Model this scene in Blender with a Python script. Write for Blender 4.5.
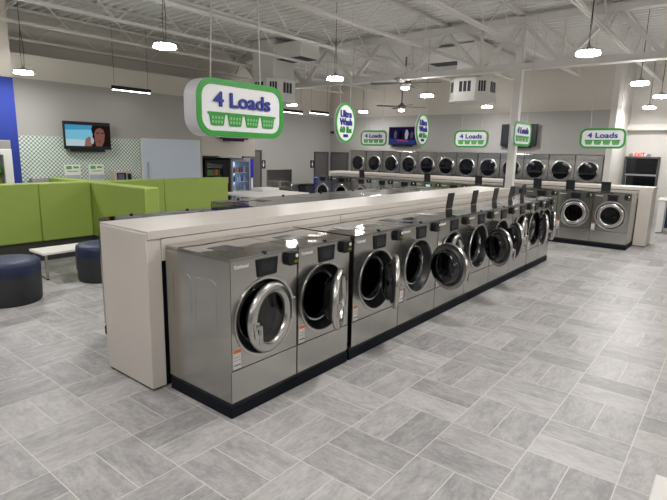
import bpy, math, random
from mathutils import Vector, Matrix
PI = math.pi
random.seed(7)
for o in list(bpy.data.objects):
    bpy.data.objects.remove(o, do_unlink=True)
SC = bpy.context.scene
COL = SC.collection

# ------------------------------------------------------------------ camera, world, exposure
YAW, PITCH, ROLL, FPX = 0.67260, 0.19360, 0.02220, 502.57
CX, CY, CH = -2.454, -2.8278, 2.2171
fw = Vector((math.cos(YAW)*math.cos(PITCH), math.sin(YAW)*math.cos(PITCH), -math.sin(PITCH)))
rt = Vector((math.sin(YAW), -math.cos(YAW), 0))
up = rt.cross(fw)
rt2 = rt*math.cos(ROLL) + up*math.sin(ROLL)
up2 = up*math.cos(ROLL) - rt*math.sin(ROLL)
cam_d = bpy.data.cameras.new('camera')
cam = bpy.data.objects.new('camera', cam_d)
COL.objects.link(cam)
m = Matrix.Identity(4)
for i in range(3):
    m[i][0], m[i][1], m[i][2] = rt2[i], up2[i], -fw[i]
m.translation = (CX, CY, CH)
cam.matrix_world = m
cam_d.sensor_width = 36.0
cam_d.lens = 36.0*FPX/667.0
cam_d.clip_start = 0.05
SC.camera = cam
W = bpy.data.worlds.new('world')
SC.world = W
W.use_nodes = True
W.node_tree.nodes['Background'].inputs[0].default_value = (0.02, 0.022, 0.03, 1)
W.node_tree.nodes['Background'].inputs[1].default_value = 0.3
SC.view_settings.view_transform = 'Standard'
SC.view_settings.look = 'None'
SC.view_settings.gamma = 1.0
SC.view_settings.use_curve_mapping = False
SC.view_settings.exposure = 0.0
LAMP = 215.0            # brightness of the round high bay lamps

# ------------------------------------------------------------------ materials
def s2l(c):
    return tuple(((v/12.92) if v <= 0.04045 else ((v+0.055)/1.055)**2.4) for v in c)
def rgb(r, g, b):
    return s2l((r/255.0, g/255.0, b/255.0))

class N:
    """small node helper"""
    def __init__(self, name):
        self.m = bpy.data.materials.new(name)
        self.m.use_nodes = True
        self.t = self.m.node_tree
        self.t.nodes.clear()
        self.out = self.t.nodes.new('ShaderNodeOutputMaterial')
    def n(self, typ, **kw):
        x = self.t.nodes.new(typ)
        for k, v in kw.items():
            setattr(x, k, v)
        return x
    def l(self, a, b):
        self.t.links.new(a, b)
    def put(self, sock, v):
        if hasattr(v, 'is_output') or isinstance(v, bpy.types.NodeSocket):
            self.l(v, sock)
        else:
            sock.default_value = v
    def math(self, op, a, b=0.0, c=0.0):
        x = self.n('ShaderNodeMath', operation=op)
        self.put(x.inputs[0], a); self.put(x.inputs[1], b)
        if op in ('MULTIPLY_ADD', 'SMOOTH_MIN', 'COMPARE'):
            self.put(x.inputs[2], c)
        return x.outputs[0]
    def mix(self, f, a, b):
        x = self.n('ShaderNodeMix', data_type='RGBA')
        self.put(x.inputs[0], f)
        self.put(x.inputs[6], a if not isinstance(a, tuple) else (*a, 1)[:4])
        self.put(x.inputs[7], b if not isinstance(b, tuple) else (*b, 1)[:4])
        return x.outputs[2]
    def xyz(self, vec):
        x = self.n('ShaderNodeSeparateXYZ'); self.l(vec, x.inputs[0]); return x.outputs
    def comb(self, a, b, c):
        x = self.n('ShaderNodeCombineXYZ')
        self.put(x.inputs[0], a); self.put(x.inputs[1], b); self.put(x.inputs[2], c)
        return x.outputs[0]
    def noise(self, vec, scale, detail=4, rough=0.55):
        x = self.n('ShaderNodeTexNoise'); self.l(vec, x.inputs['Vector'])
        x.inputs['Scale'].default_value = scale; x.inputs['Detail'].default_value = detail
        x.inputs['Roughness'].default_value = rough
        return x.outputs[0]
    def ramp(self, v, lo, hi, a=0.0, b=1.0):
        x = self.n('ShaderNodeMapRange'); self.put(x.inputs[0], v)
        for i, q in enumerate((lo, hi, a, b)):
            x.inputs[i+1].default_value = q
        return x.outputs[0]
    def bsdf(self, color, rough=0.5, metal=0.0, spec=0.5, normal=None, aniso=0.0, coat=0.0):
        b = self.n('ShaderNodeBsdfPrincipled')
        self.put(b.inputs['Base Color'], color if not isinstance(color, tuple) else (*color, 1)[:4])
        self.put(b.inputs['Roughness'], rough)
        b.inputs['Metallic'].default_value = metal
        b.inputs['Specular IOR Level'].default_value = spec
        b.inputs['Anisotropic'].default_value = aniso
        b.inputs['Coat Weight'].default_value = coat
        if normal is not None:
            self.l(normal, b.inputs['Normal'])
        self.l(b.outputs[0], self.out.inputs[0])
        return b
    def bump(self, h, strength=0.2, dist=0.01):
        x = self.n('ShaderNodeBump'); self.l(h, x.inputs['Height'])
        x.inputs['Strength'].default_value = strength; x.inputs['Distance'].default_value = dist
        return x.outputs[0]

def simple(name, col, rough=0.5, metal=0.0, spec=0.5, var=0.06, scale=6.0, bump=0.0, bscale=80, coat=0.0):
    n = N(name)
    tc = n.n('ShaderNodeTexCoord').outputs['Object']
    f = n.noise(tc, scale, 3)
    a = tuple(min(1, c*(1-var)) for c in col); b = tuple(min(1, c*(1+var)) for c in col)
    c = n.mix(f, a, b)
    nm = n.bump(n.noise(tc, bscale, 2), bump, 0.004) if bump else None
    n.bsdf(c, rough, metal, spec, nm, coat=coat)
    return n.m

def steel(name, col, rough, brush=0.10, wav=0.0, axis='z'):
    n = N(name)
    tc = n.n('ShaderNodeTexCoord').outputs['Object']
    mp = n.n('ShaderNodeMapping'); n.l(tc, mp.inputs[0])
    mp.inputs['Scale'].default_value = (260, 260, 3) if axis == 'z' else (3, 260, 260)
    st = n.noise(mp.outputs[0], 1.0, 3, 0.6)
    big = n.noise(tc, 2.2, 2)
    c = n.mix(n.ramp(big, .3, .7), tuple(v*0.93 for v in col), tuple(min(1, v*1.07) for v in col))
    r = n.math('ADD', n.math('MULTIPLY', n.math('SUBTRACT', st, 0.5), brush), rough)
    nm = n.bump(n.noise(tc, 2.0, 1), wav, 0.02) if wav else None
    n.bsdf(c, r, 1.0, 0.5, nm)
    return n.m

def emit(name, col, strength):
    n = N(name)
    e = n.n('ShaderNodeEmission'); e.inputs[0].default_value = (*col, 1); e.inputs[1].default_value = strength
    n.l(e.outputs[0], n.out.inputs[0])
    return n.m

def glass(name, tint, rough=0.02, refl=0.9):
    n = N(name)
    t = n.n('ShaderNodeBsdfTransparent'); t.inputs[0].default_value = (*tint, 1)
    g = n.n('ShaderNodeBsdfGlossy'); g.inputs[0].default_value = (refl, refl, refl, 1); g.inputs[1].default_value = rough
    lw = n.n('ShaderNodeLayerWeight'); lw.inputs['Blend'].default_value = 0.5
    fr = n.math('ADD', 0.055, n.math('MULTIPLY', n.math('POWER', lw.outputs['Facing'], 4.0), 0.7))
    mx = n.n('ShaderNodeMixShader')
    n.l(fr, mx.inputs[0]); n.l(t.outputs[0], mx.inputs[1]); n.l(g.outputs[0], mx.inputs[2])
    n.l(mx.outputs[0], n.out.inputs[0])
    return n.m

def floor_material():
    n = N('grey_basketweave_tile')
    S = 0.6125
    p = n.n('ShaderNodeNewGeometry').outputs['Position']
    x, y, z = n.xyz(p)[:3]
    u = n.math('DIVIDE', x, S); v = n.math('DIVIDE', n.math('MULTIPLY', y, -1.0), S)
    i = n.math('FLOOR', u); j = n.math('FLOOR', v)
    fu = n.math('SUBTRACT', u, i); fv = n.math('SUBTRACT', v, j)
    par = n.math('PINGPONG', n.math('ADD', i, j), 1.0)       # 0 even, 1 odd
    inv = n.math('SUBTRACT', 1.0, par)
    # across: coordinate over which the two tiles split; along: the long direction
    across = n.math('ADD', n.math('MULTIPLY', fv, inv), n.math('MULTIPLY', fu, par))
    along = n.math('ADD', n.math('MULTIPLY', fu, inv), n.math('MULTIPLY', fv, par))
    half = n.math('FLOOR', n.math('MULTIPLY', across, 2.0))
    d1 = n.math('MINIMUM', n.math('MINIMUM', fu, n.math('SUBTRACT', 1.0, fu)),
                n.math('MINIMUM', fv, n.math('SUBTRACT', 1.0, fv)))
    d2 = n.math('ABSOLUTE', n.math('SUBTRACT', across, 0.5))
    d = n.math('MINIMUM', d1, d2)
    grout = n.math('LESS_THAN', d, 0.0052)
    wn = n.n('ShaderNodeTexWhiteNoise', noise_dimensions='3D')
    n.l(n.comb(i, j, half), wn.inputs['Vector'])
    rnd = wn.outputs['Value']
    wn2 = n.n('ShaderNodeTexWhiteNoise', noise_dimensions='3D')
    n.l(n.comb(j, half, i), wn2.inputs['Vector'])
    off = n.math('MULTIPLY', wn2.outputs['Value'], 37.0)
    ang = n.math('MULTIPLY', n.math('SUBTRACT', wn2.outputs['Value'], 0.5), 0.2)
    ac = n.math('ADD', across, n.math('MULTIPLY', along, ang))
    tv = n.comb(n.math('ADD', along, off), n.math('ADD', n.math('MULTIPLY', ac, 2.3), off), off)
    vein = n.noise(tv, 2.2, 9, 0.70)
    tv2 = n.comb(n.math('ADD', n.math('MULTIPLY', along, 1.5), off), n.math('ADD', n.math('MULTIPLY', ac, 7.0), off), off)
    fine = n.noise(tv2, 1.6, 6, 0.7)
    cloud = n.noise(tv, 9.0, 7, 0.75)
    t = n.math('ADD', n.math('MULTIPLY', n.ramp(vein, .34, .66, -1, 1), 0.32),
               n.math('MULTIPLY', n.ramp(fine, .3, .7, -1, 1), 0.13))
    t = n.math('ADD', t, n.math('MULTIPLY', n.ramp(cloud, .35, .65, -1, 1), 0.24))
    t = n.math('ADD', t, n.math('MULTIPLY', n.math('SUBTRACT', rnd, 0.5), 0.62))
    t = n.math('ADD', t, 0.5)
    c = n.mix(t, rgb(140, 138, 137), rgb(188, 185, 182))
    col = n.mix(grout, c, rgb(210, 207, 203))
    rough = n.math('ADD', 0.40, n.math('MULTIPLY', grout, 0.3))
    h = n.math('SUBTRACT', 1.0, grout)
    n.bsdf(col, rough, 0.0, 0.45, n.bump(h, 0.25, 0.002))
    return n.m

def wall_material(name, low, high, zsplit):
    n = N(name)
    p = n.n('ShaderNodeNewGeometry').outputs['Position']
    z = n.xyz(p)[2]
    f = n.math('GREATER_THAN', z, zsplit)
    c = n.mix(f, low, high)
    c = n.mix(n.math('MULTIPLY', n.noise(p, 1.3, 3), 0.08), c, (0.3, 0.29, 0.27))
    n.bsdf(c, 0.75, 0, 0.25, n.bump(n.noise(p, 160, 2), 0.05, 0.003))
    return n.m

def lattice_material():
    n = N('green_lattice_tile')
    p = n.n('ShaderNodeNewGeometry').outputs['Position']
    x, y, z = n.xyz(p)[:3]
    P = 0.092
    a = n.math('DIVIDE', n.math('ADD', x, z), P); b = n.math('DIVIDE', n.math('SUBTRACT', x, z), P)
    fa = n.math('ABSOLUTE', n.math('SUBTRACT', n.math('FRACT', a), 0.5))
    fb = n.math('ABSOLUTE', n.math('SUBTRACT', n.math('FRACT', b), 0.5))
    la = n.math('LESS_THAN', fa, 0.17); lb = n.math('LESS_THAN', fb, 0.17)
    both = n.math('MULTIPLY', la, lb)
    any_ = n.math('MAXIMUM', la, lb)
    c = n.mix(any_, rgb(222, 228, 220), rgb(150, 168, 158))
    c = n.mix(both, c, rgb(66, 92, 88))
    n.bsdf(c, 0.25, 0, 0.5)
    return n.m

M = {}
M['floor'] = floor_material()
M['wall'] = wall_material('two_tone_wall_paint', rgb(168, 166, 162), rgb(205, 200, 190), 3.68)
M['soffit'] = wall_material('lit_wall_paint', rgb(190, 184, 174), rgb(205, 199, 187), 3.68)  # same grey wall paint, lamp light on the soffit painted into a lighter colour
M['blue_wall'] = wall_material('blue_wall_paint', rgb(20, 45, 132), rgb(200, 194, 183), 3.62)
M['white_wall'] = simple('white_wall_paint', rgb(214, 211, 205), 0.75, var=0.02)
M['ceiling'] = simple('painted_steel_deck', rgb(222, 221, 217), 0.6, var=0.03, scale=1.5)
M['truss'] = simple('painted_truss_steel', rgb(213, 211, 205), 0.55, var=0.05, scale=3)
M['duct'] = simple('painted_duct_metal', rgb(222, 221, 216), 0.55, var=0.03)
M['dark_duct'] = simple('dark_duct_opening', rgb(38, 44, 58), 0.6)
M['lattice'] = lattice_material()
M['steel'] = steel('brushed_stainless_steel', (0.48, 0.472, 0.445), 0.20, 0.03)
M['steel_panel'] = steel('satin_stainless_steel', (0.50, 0.493, 0.468), 0.24, 0.03)
M['steel_top'] = steel('polished_stainless_top', (0.47, 0.465, 0.45), 0.05, 0.02, 0.30, 'x')
M['chrome'] = steel('polished_door_metal', (0.56, 0.55, 0.53), 0.24, 0.06)
M['rubber'] = simple('black_rubber', (0.008, 0.009, 0.012), 0.45)
M['black'] = simple('black_plastic', (0.007, 0.008, 0.011), 0.45, spec=0.3)
M['lid'] = simple('charcoal_plastic_lid', rgb(26, 27, 30), 0.35, spec=0.4)
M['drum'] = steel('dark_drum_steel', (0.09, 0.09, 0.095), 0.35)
M['plinth'] = simple('black_plinth_vinyl', (0.005, 0.007, 0.012), 0.6, spec=0.15)
M['glass'] = glass('tinted_door_glass', (0.24, 0.25, 0.27))
M['clear'] = glass('clear_glass', (0.88, 0.92, 0.95))
M['screen_off'] = simple('dark_screen', (0.016, 0.018, 0.022), 0.2, spec=0.35)
M['screen_lit'] = emit('lit_control_screen', rgb(190, 225, 222), 0.9)
M['led'] = emit('green_indicator', rgb(140, 160, 50), 0.35)
M['white_plastic'] = simple('white_plastic', rgb(226, 224, 220), 0.4, var=0.02)
M['silver_letter'] = simple('silver_lettering', rgb(222, 220, 214), 0.4, 0.0)
M['label_white'] = simple('label_paper', rgb(214, 211, 203), 0.6, var=0.02)
M['label_orange'] = simple('label_orange', rgb(214, 112, 48), 0.6)
M['label_blue'] = simple('label_blue', rgb(70, 84, 130), 0.6)
M['laminate'] = simple('pale_grey_laminate', rgb(200, 193, 184), 0.38, var=0.03, scale=2.5)
M['white_top'] = simple('white_table_laminate', rgb(236, 233, 228), 0.35, var=0.02)
M['green_fabric'] = simple('lime_green_vinyl', rgb(140, 161, 72), 0.6, var=0.05, scale=3, bump=0.05, bscale=200)
M['dark_base'] = simple('dark_grey_base', rgb(52, 52, 50), 0.6)
M['navy'] = simple('navy_vinyl', rgb(30, 42, 74), 0.5, var=0.08)
M['charcoal'] = simple('charcoal_vinyl', rgb(44, 46, 50), 0.55)
M['sign_green'] = simple('sign_green', rgb(46, 150, 52), 0.4, var=0.02)
M['sign_white'] = simple('sign_white', rgb(232, 232, 232), 0.4, var=0.01)
M['sign_side'] = simple('sign_side_grey', rgb(196, 197, 199), 0.5, var=0.02)
M['sign_blue'] = simple('sign_blue', rgb(22, 42, 138), 0.4, var=0.02)
M['basket_hole'] = simple('basket_hole_green', rgb(132, 190, 130), 0.5, var=0.02)
M['cable'] = simple('pale_cable', rgb(190, 188, 182), 0.5)
M['cable_dark'] = simple('dark_cable', rgb(40, 40, 42), 0.5)
M['lens'] = emit('high_bay_lens', (1.0, 0.98, 0.972), LAMP)
M['lens_rim'] = emit('high_bay_rim', (1.0, 0.95, 0.94), 95.0)
M['tube_lens'] = emit('linear_lens', (1.0, 0.95, 0.9), 9.0)
M['fan_lens'] = emit('fan_lens', (1.0, 0.95, 0.9), 25.0)
M['cooler_light'] = emit('cooler_light', rgb(170, 200, 255), 2.2)
M['housing'] = simple('grey_lamp_housing', rgb(150, 148, 146), 0.4)
M['fan'] = simple('dark_fan_metal', rgb(92, 88, 82), 0.45)
M['frost'] = simple('pale_blue_frosted_glass', rgb(196, 206, 220), 0.3, var=0.02)
M['door_paint'] = simple('grey_door_paint', rgb(98, 97, 93), 0.5, var=0.02)
M['door_frame'] = simple('grey_door_frame', rgb(78, 78, 78), 0.5, var=0.02)
M['dark_glass'] = simple('night_glass', (0.006, 0.007, 0.010), 0.08)
M['kiosk'] = simple('beige_kiosk_metal', rgb(186, 176, 158), 0.45)
M['exit_red'] = emit('exit_red', rgb(255, 92, 80), 1.2)
M['paper'] = simple('notice_paper', rgb(228, 230, 222), 0.6, var=0.02)
M['paper_green'] = simple('notice_green', rgb(98, 158, 70), 0.6)
M['paper_grey'] = simple('notice_grey', rgb(176, 178, 182), 0.6)
M['cooler_blue'] = simple('blue_side_panel', rgb(26, 38, 170), 0.4)
for nm, c in dict(yellow=(214, 178, 40), green=(120, 190, 60), white=(220, 222, 226), blue=(60, 90, 170),
                  red=(176, 52, 44), grey=(150, 152, 158), orange=(200, 120, 50), amber=(150, 110, 60)).items():
    M['pack_'+nm] = simple('pack_'+nm, rgb(*c), 0.4)

# ------------------------------------------------------------------ mesh builder
class MB:
    def __init__(self):
        self.v, self.f, self.mi = [], [], []
    def add(self, vs, fs, mi=0):
        b = len(self.v)
        self.v += [tuple(p) for p in vs]
        self.f += [tuple(b+i for i in q) for q in fs]
        self.mi += [mi]*len(fs)
        return self
    def box(self, x0, x1, y0, y1, z0, z1, mi=0):
        vs = [(x, y, z) for z in (z0, z1) for y in (y0, y1) for x in (x0, x1)]
        return self.add(vs, [(0, 2, 3, 1), (4, 5, 7, 6), (0, 1, 5, 4), (1, 3, 7, 5), (3, 2, 6, 7), (2, 0, 4, 6)], mi)
    def bar(self, p0, p1, w, h, mi=0):
        """rectangular bar between two points"""
        p0, p1 = Vector(p0), Vector(p1)
        d = (p1-p0).normalized()
        a = d.cross(Vector((0, 0, 1)))
        if a.length < 1e-4: a = Vector((1, 0, 0))
        a.normalize(); b = a.cross(d)
        vs = [q + a*sx*w/2 + b*sy*h/2 for q in (p0, p1) for sx, sy in ((-1, -1), (1, -1), (1, 1), (-1, 1))]
        return self.add(vs, [(0, 1, 2, 3), (7, 6, 5, 4), (0, 4, 5, 1), (1, 5, 6, 2), (2, 6, 7, 3), (3, 7, 4, 0)], mi)
    def tube(self, pts, r, seg=8, mi=0):
        pts = [Vector(p) for p in pts]
        rings = []
        for k, p in enumerate(pts):
            d = (pts[min(k+1, len(pts)-1)] - pts[max(k-1, 0)]).normalized()
            a = d.cross(Vector((0, 0, 1)))
            if a.length < 1e-3: a = d.cross(Vector((1, 0, 0)))
            a.normalize(); b = a.cross(d)
            rr = r[k] if isinstance(r, (list, tuple)) else r
            rings.append([p + a*math.cos(2*PI*i/seg)*rr + b*math.sin(2*PI*i/seg)*rr for i in range(seg)])
        vs = [q for ring in rings for q in ring]
        fs = []
        for k in range(len(pts)-1):
            for i in range(seg):
                fs.append((k*seg+i, k*seg+(i+1) % seg, (k+1)*seg+(i+1) % seg, (k+1)*seg+i))
        fs.append(tuple(range(seg))[::-1]); fs.append(tuple((len(pts)-1)*seg+i for i in range(seg)))
        return self.add(vs, fs, mi)
    def lathe(self, prof, c=(0, 0, 0), axis='z', seg=32, mi=0, sx=1.0, sz=1.0):
        """prof: (radius, height) pairs; a zero radius closes the end"""
        vs, idx = [], []
        for r, h in prof:
            if r < 1e-6:
                idx.append([len(vs)]*seg); vs.append((0, 0, h))
            else:
                idx.append([len(vs)+i for i in range(seg)])
                vs += [(r*math.cos(2*PI*i/seg)*sx, r*math.sin(2*PI*i/seg)*sz, h) for i in range(seg)]
        fs = []
        for k in range(len(prof)-1):
            for i in range(seg):
                q = [idx[k][i], idx[k][(i+1) % seg], idx[k+1][(i+1) % seg], idx[k+1][i]]
                q2 = []
                for w in q:
                    if w not in q2: q2.append(w)
                if len(q2) > 2: fs.append(tuple(q2))
        out = []
        for x, y, z in vs:
            if axis == 'z': p = (x, y, z)
            elif axis == 'y': p = (x, z, y)        # profile height runs along +y
            else: p = (z, x, y)
            out.append((p[0]+c[0], p[1]+c[1], p[2]+c[2]))
        if axis == 'y':
            fs = [f[::-1] for f in fs]
        return self.add(out, fs, mi)
    def prism(self, poly, d0, d1, plane='xz', mi=0):
        """poly in a plane, extruded along the third axis"""
        def at(a, b, d):
            return (a, d, b) if plane == 'xz' else ((a, b, d) if plane == 'xy' else (d, a, b))
        k = len(poly)
        vs = [at(a, b, d0) for a, b in poly] + [at(a, b, d1) for a, b in poly]
        fs = [tuple(range(k)), tuple(range(2*k-1, k-1, -1))]
        fs += [(i, i+k, (i+1) % k + k, (i+1) % k) for i in range(k)]
        return self.add(vs, fs, mi)
    def ring(self, outer, inner, d0, d1, plane='xz', mi=0):
        def at(a, b, d):
            return (a, d, b) if plane == 'xz' else ((a, b, d) if plane == 'xy' else (d, a, b))
        k = len(outer)
        vs = [at(*p, d) for d in (d0, d1) for loop in (outer, inner) for p in loop]
        fs = []
        for i in range(k):
            j = (i+1) % k
            fs += [(i, j, k+j, k+i), (2*k+i, 3*k+i, 3*k+j, 2*k+j), (i, 2*k+i, 2*k+j, j), (k+i, k+j, 3*k+j, 3*k+i)]
        return self.add(vs, fs, mi)
    def build(self, name, mats, parent=None, bevel=0.0, smooth=40, loc=None, rot=None, seg=2):
        me = bpy.data.meshes.new(name)
        me.from_pydata(self.v, [], self.f)
        if not isinstance(mats, (list, tuple)): mats = [mats]
        for mm in mats: me.materials.append(mm)
        me.polygons.foreach_set('material_index', self.mi)
        me.validate(); me.update()
        import bmesh
        bm = bmesh.new(); bm.from_mesh(me)
        bmesh.ops.recalc_face_normals(bm, faces=bm.faces)
        bm.to_mesh(me); bm.free()
        if smooth:
            for p in me.polygons: p.use_smooth = True
            me.set_sharp_from_angle(angle=math.radians(smooth))
        o = bpy.data.objects.new(name, me)
        COL.objects.link(o)
        if parent: o.parent = parent
        if loc is not None: o.location = loc
        if rot is not None: o.rotation_euler = rot
        if bevel:
            b = o.modifiers.new('bevel', 'BEVEL')
            b.width = bevel; b.segments = seg; b.limit_method = 'ANGLE'; b.angle_limit = math.radians(40)
            b.harden_normals = False
        return o

def tag(o, label, cat, group=None):
    o['label'] = label; o['category'] = cat
    if group: o['group'] = group
    return o
def thing(name, label, cat, loc=(0, 0, 0), rz=0.0, group=None):
    o = bpy.data.objects.new(name, None)
    COL.objects.link(o)
    o.location = loc; o.rotation_euler = (0, 0, rz)
    o.empty_display_size = 0.1
    return tag(o, label, cat, group)
def struct(name, mb, mat, parent=None, **kw):
    o = mb.build(name, mat, parent, **kw)
    if parent is None: o['kind'] = 'structure'
    return o
CH = {}
def kids(o):
    return [c for c in bpy.data.objects if c.parent == o]
def dup(root, loc, rz=None, label=None, group=None, tree=None):
    """copy a thing with its parts and sub-parts; returns root and the copied parts by name"""
    def cp(o, parent):
        c = o.copy(); COL.objects.link(c)
        if parent is not None: c.parent = parent
        for ch in tree.get(o.name, []):
            got.append((ch, cp(ch, c)))
        return c
    got = []
    r = cp(root, None)
    r.location = loc
    if rz is not None: r.rotation_euler = (0, 0, rz)
    if label: r['label'] = label
    if group: r['group'] = group
    return r, got
def tree_of(root):
    t = {}
    def walk(o):
        t[o.name] = kids(o)
        for c in t[o.name]: walk(c)
    walk(root)
    return t
ORD = ['first', 'second', 'third', 'fourth', 'fifth', 'sixth', 'seventh', 'eighth', 'ninth', 'tenth', 'eleventh', 'twelfth']

def text_mesh(name, s, mat, parent, w=None, h=None, depth=0.006, bold=0.0, center=(0, 0, 0), rot=(PI/2, 0, 0)):
    cu = bpy.data.curves.new(name, 'FONT')
    cu.body = s; cu.size = 1.0; cu.offset = 0.0; cu.extrude = 0.0; cu.resolution_u = 3
    to = bpy.data.objects.new(name, cu); COL.objects.link(to)
    dg = bpy.context.evaluated_depsgraph_get()
    me = bpy.data.meshes.new_from_object(to.evaluated_get(dg))
    bpy.data.objects.remove(to, do_unlink=True); bpy.data.curves.remove(cu)
    xs = [v.co.x for v in me.vertices]; ys = [v.co.y for v in me.vertices]
    x0, x1, y0, y1 = min(xs), max(xs), min(ys), max(ys)
    kx = w/(x1-x0) if w else None; ky = h/(y1-y0) if h else None
    kx = kx or ky; ky = ky or kx
    for v in me.vertices:
        v.co.x = (v.co.x-(x0+x1)/2)*kx; v.co.y = (v.co.y-(y0+y1)/2)*ky; v.co.z = 0
    if bold:
        V = [tuple(v.co) for v in me.vertices]; F = [tuple(p.vertices) for p in me.polygons]
        V2, F2 = [], []
        shifts = [(0, 0)] + [(math.cos(a*PI/4), math.sin(a*PI/4)) for a in range(8)]
        for q, (sx_, sy_) in enumerate(shifts):
            b0 = len(V2)
            V2 += [(v[0]+sx_*bold*ky, v[1]+sy_*bold*ky, 0.0005*q) for v in V]
            F2 += [tuple(b0+k_ for k_ in f) for f in F]
        me = bpy.data.meshes.new(name); me.from_pydata(V2, [], F2); me.update()
    me.materials.clear(); me.materials.append(mat)
    o = bpy.data.objects.new(name, me); COL.objects.link(o)
    if parent: o.parent = parent
    o.location = center; o.rotation_euler = rot
    so = o.modifiers.new('solid', 'SOLIDIFY'); so.thickness = depth; so.offset = 1.0
    return o

# ================================================================== SETTING
DECK = 5.30
struct('floor', MB().box(-8.0, 20.5, -8.0, 11.8, -0.12, 0.0), M['floor'], smooth=0)
# corrugated deck: flutes run along y
mb = MB()
prof = []
x = -8.0
while x < 20.5:
    prof += [(x, DECK), (x+0.085, DECK), (x+0.105, DECK+0.085), (x+0.215, DECK+0.085)]
    x += 0.235
prof.append((20.5, DECK))
k = len(prof)
vs = [(a, -8.0, z) for a, z in prof] + [(a, 13.6, z) for a, z in prof]
mb.add(vs, [(i, i+1, k+i+1, k+i) for i in range(k-1)])
mb.box(-8.0, 20.5, -8.0, 13.6, DECK+0.09, DECK+0.2)
struct('ceiling', mb, M['ceiling'], smooth=0)
# left wall with the tiled refreshment side; alcove under a soffit at its far end
struct('wall_left', MB().box(2.0, 7.15, 10.0, 10.15, 0, 4.2).box(2.0, 7.15, 10.15, 10.95, 4.15, 4.2), M['wall'], smooth=0)
struct('wall_alcove', MB().box(7.15, 9.3, 10.0, 11.79, 2.0, 4.2).box(7.0, 7.15, 10.15, 11.79, 0, 4.2), M['soffit'], smooth=0)
struct('wall_rear', MB().box(9.3, 15.65, 11.8, 11.95, 0, 5.4).box(7.0, 9.3, 11.8, 11.95, 0, 4.2).box(-8.0, 9.3, 10.95, 11.1, 4.15, 5.4).box(9.2, 9.3, 11.1, 11.8, 4.15, 5.4), M['wall'], smooth=0)
struct('wall_corner', MB().box(-8.0, 2.0, 9.6, 9.75, 0, 5.4).box(1.9, 2.0, 9.75, 10.0, 0, 5.4), M['blue_wall'], smooth=0)
struct('wall_far', MB().box(15.5, 15.65, 0.60, 11.95, 2.29, 5.4).box(15.5, 15.65, 10.68, 11.95, 0, 2.29)
       .box(16.6, 16.7, 0.60, 11.95, 0, 2.4), M['wall'], smooth=0)
struct('wall_return', MB().box(15.5, 17.9, 0.42, 0.60, 0, 5.4), M['white_wall'], smooth=0)
struct('wall_recess', MB().box(17.9, 18.05, -8.0, 0.60, 0, 5.4), M['white_wall'], smooth=0)
struct('trim_1', MB().box(17.6, 17.9, -8.0, 0.42, 3.14, 3.34), M['white_wall'], bevel=0.01, smooth=0)
struct('wall_right', MB().box(-8.0, 20.5, -8.15, -8.0, 0, 5.4), M['wall'], smooth=0)
struct('wall_near', MB().box(-8.15, -8.0, -8.15, 13.75, 0, 5.4), M['wall'], smooth=0)
struct('trim_2', MB().box(2.0, 5.1, 9.985, 10.0, 0.9, 2.43), M['lattice'], smooth=0)
struct('baseboard_rear', MB().box(9.3, 15.5, 11.785, 11.8, 0, 0.12), M['black'], smooth=0)
# doors on the rear walls
def door(name, loc, rz, w, h):
    o = MB().box(-w/2+0.05, w/2-0.05, -0.02, 0.02, 0.01, h-0.05).build(name, M['door_paint'], smooth=0)
    o.location = loc; o.rotation_euler = (0, 0, rz); o['kind'] = 'structure'
    MB().box(-w/2, -w/2+0.06, -0.05, 0.03, 0, h).box(w/2-0.06, w/2, -0.05, 0.03, 0, h).box(-w/2, w/2, -0.05, 0.03, h-0.06, h).build('door_frame', M['door_frame'], o, bevel=0.004)
    MB().box(-w/2+0.10, -w/2+0.13, -0.085, -0.02, 0.98, 1.04).box(-w/2+0.10, -w/2+0.24, -0.09, -0.075, 1.0, 1.025).build('door_handle', M['chrome'], o, bevel=0.004)
    return o
door('door_1', (14.87, 11.79, 0), 0, 0.95, 2.19)
door('door_2', (15.49, 11.22, 0), -PI/2, 0.98, 2.19)
door('door_3', (10.78, 11.79, 0), 0, 0.96, 2.21)
# frosted pale panel beside the tiles
wn = MB().box(5.14, 7.03, 9.965, 9.99, 0.1, 2.44).build('window_1', M['frost'], smooth=0); wn['kind'] = 'structure'
MB().box(5.125, 5.14, 9.955, 10.0, 0.1, 2.45).box(7.03, 7.045, 9.955, 10.0, 0.1, 2.45).box(5.125, 7.045, 9.955, 10.0, 2.44, 2.455).build('window_frame', M['white_plastic'], wn)
MB().tube([(5.29, 9.92, 1.2), (5.29, 9.92, 1.82)], 0.014).tube([(5.29, 9.965, 1.3), (5.29, 9.92, 1.3)], 0.01).tube([(5.29, 9.965, 1.75), (5.29, 9.92, 1.75)], 0.01).build('window_handle', M['chrome'], wn)

# ================================================================== ROOF STEEL
JY = [1.4+1.85*k for k in range(-2, 6)]
def joist(y, label, x0=-7.9, x1=17.6):
    t = thing('roof_joist', label, 'roof joist', (0, y, 4.60), 0, 'open web joists under the roof deck')
    zt, zb = 0.64, 0.0
    if y > 0.2: x1 = 15.45
    MB().box(x0, x1, -0.060, -0.008, zt-0.006, zt+0.055).box(x0, x1, 0.008, 0.060, zt-0.006, zt+0.055).build('top_chord', M['truss'], t, smooth=0)
    MB().box(x0+0.5, x1-0.6, -0.050, -0.008, zb-0.02, zb+0.03).box(x0+0.5, x1-0.6, 0.008, 0.050, zb-0.02, zb+0.03).build('bottom_chord', M['truss'], t, smooth=0)
    w = MB(); xx = x0+0.5; up_ = False; st = 0.74
    while xx+st < x1-0.5:
        a, b = (zb, zt) if not up_ else (zt, zb)
        w.tube([(xx, 0, a), (xx+st, 0, b)], 0.013, 6)
        up_ = not up_; xx += st
    w.build('web_rods', M['truss'], t)
    return t
for q, y in enumerate(JY):
    joist(y, '%s pale open web roof joist counting leftward from the right side of the ceiling' % ORD[q])
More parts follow.
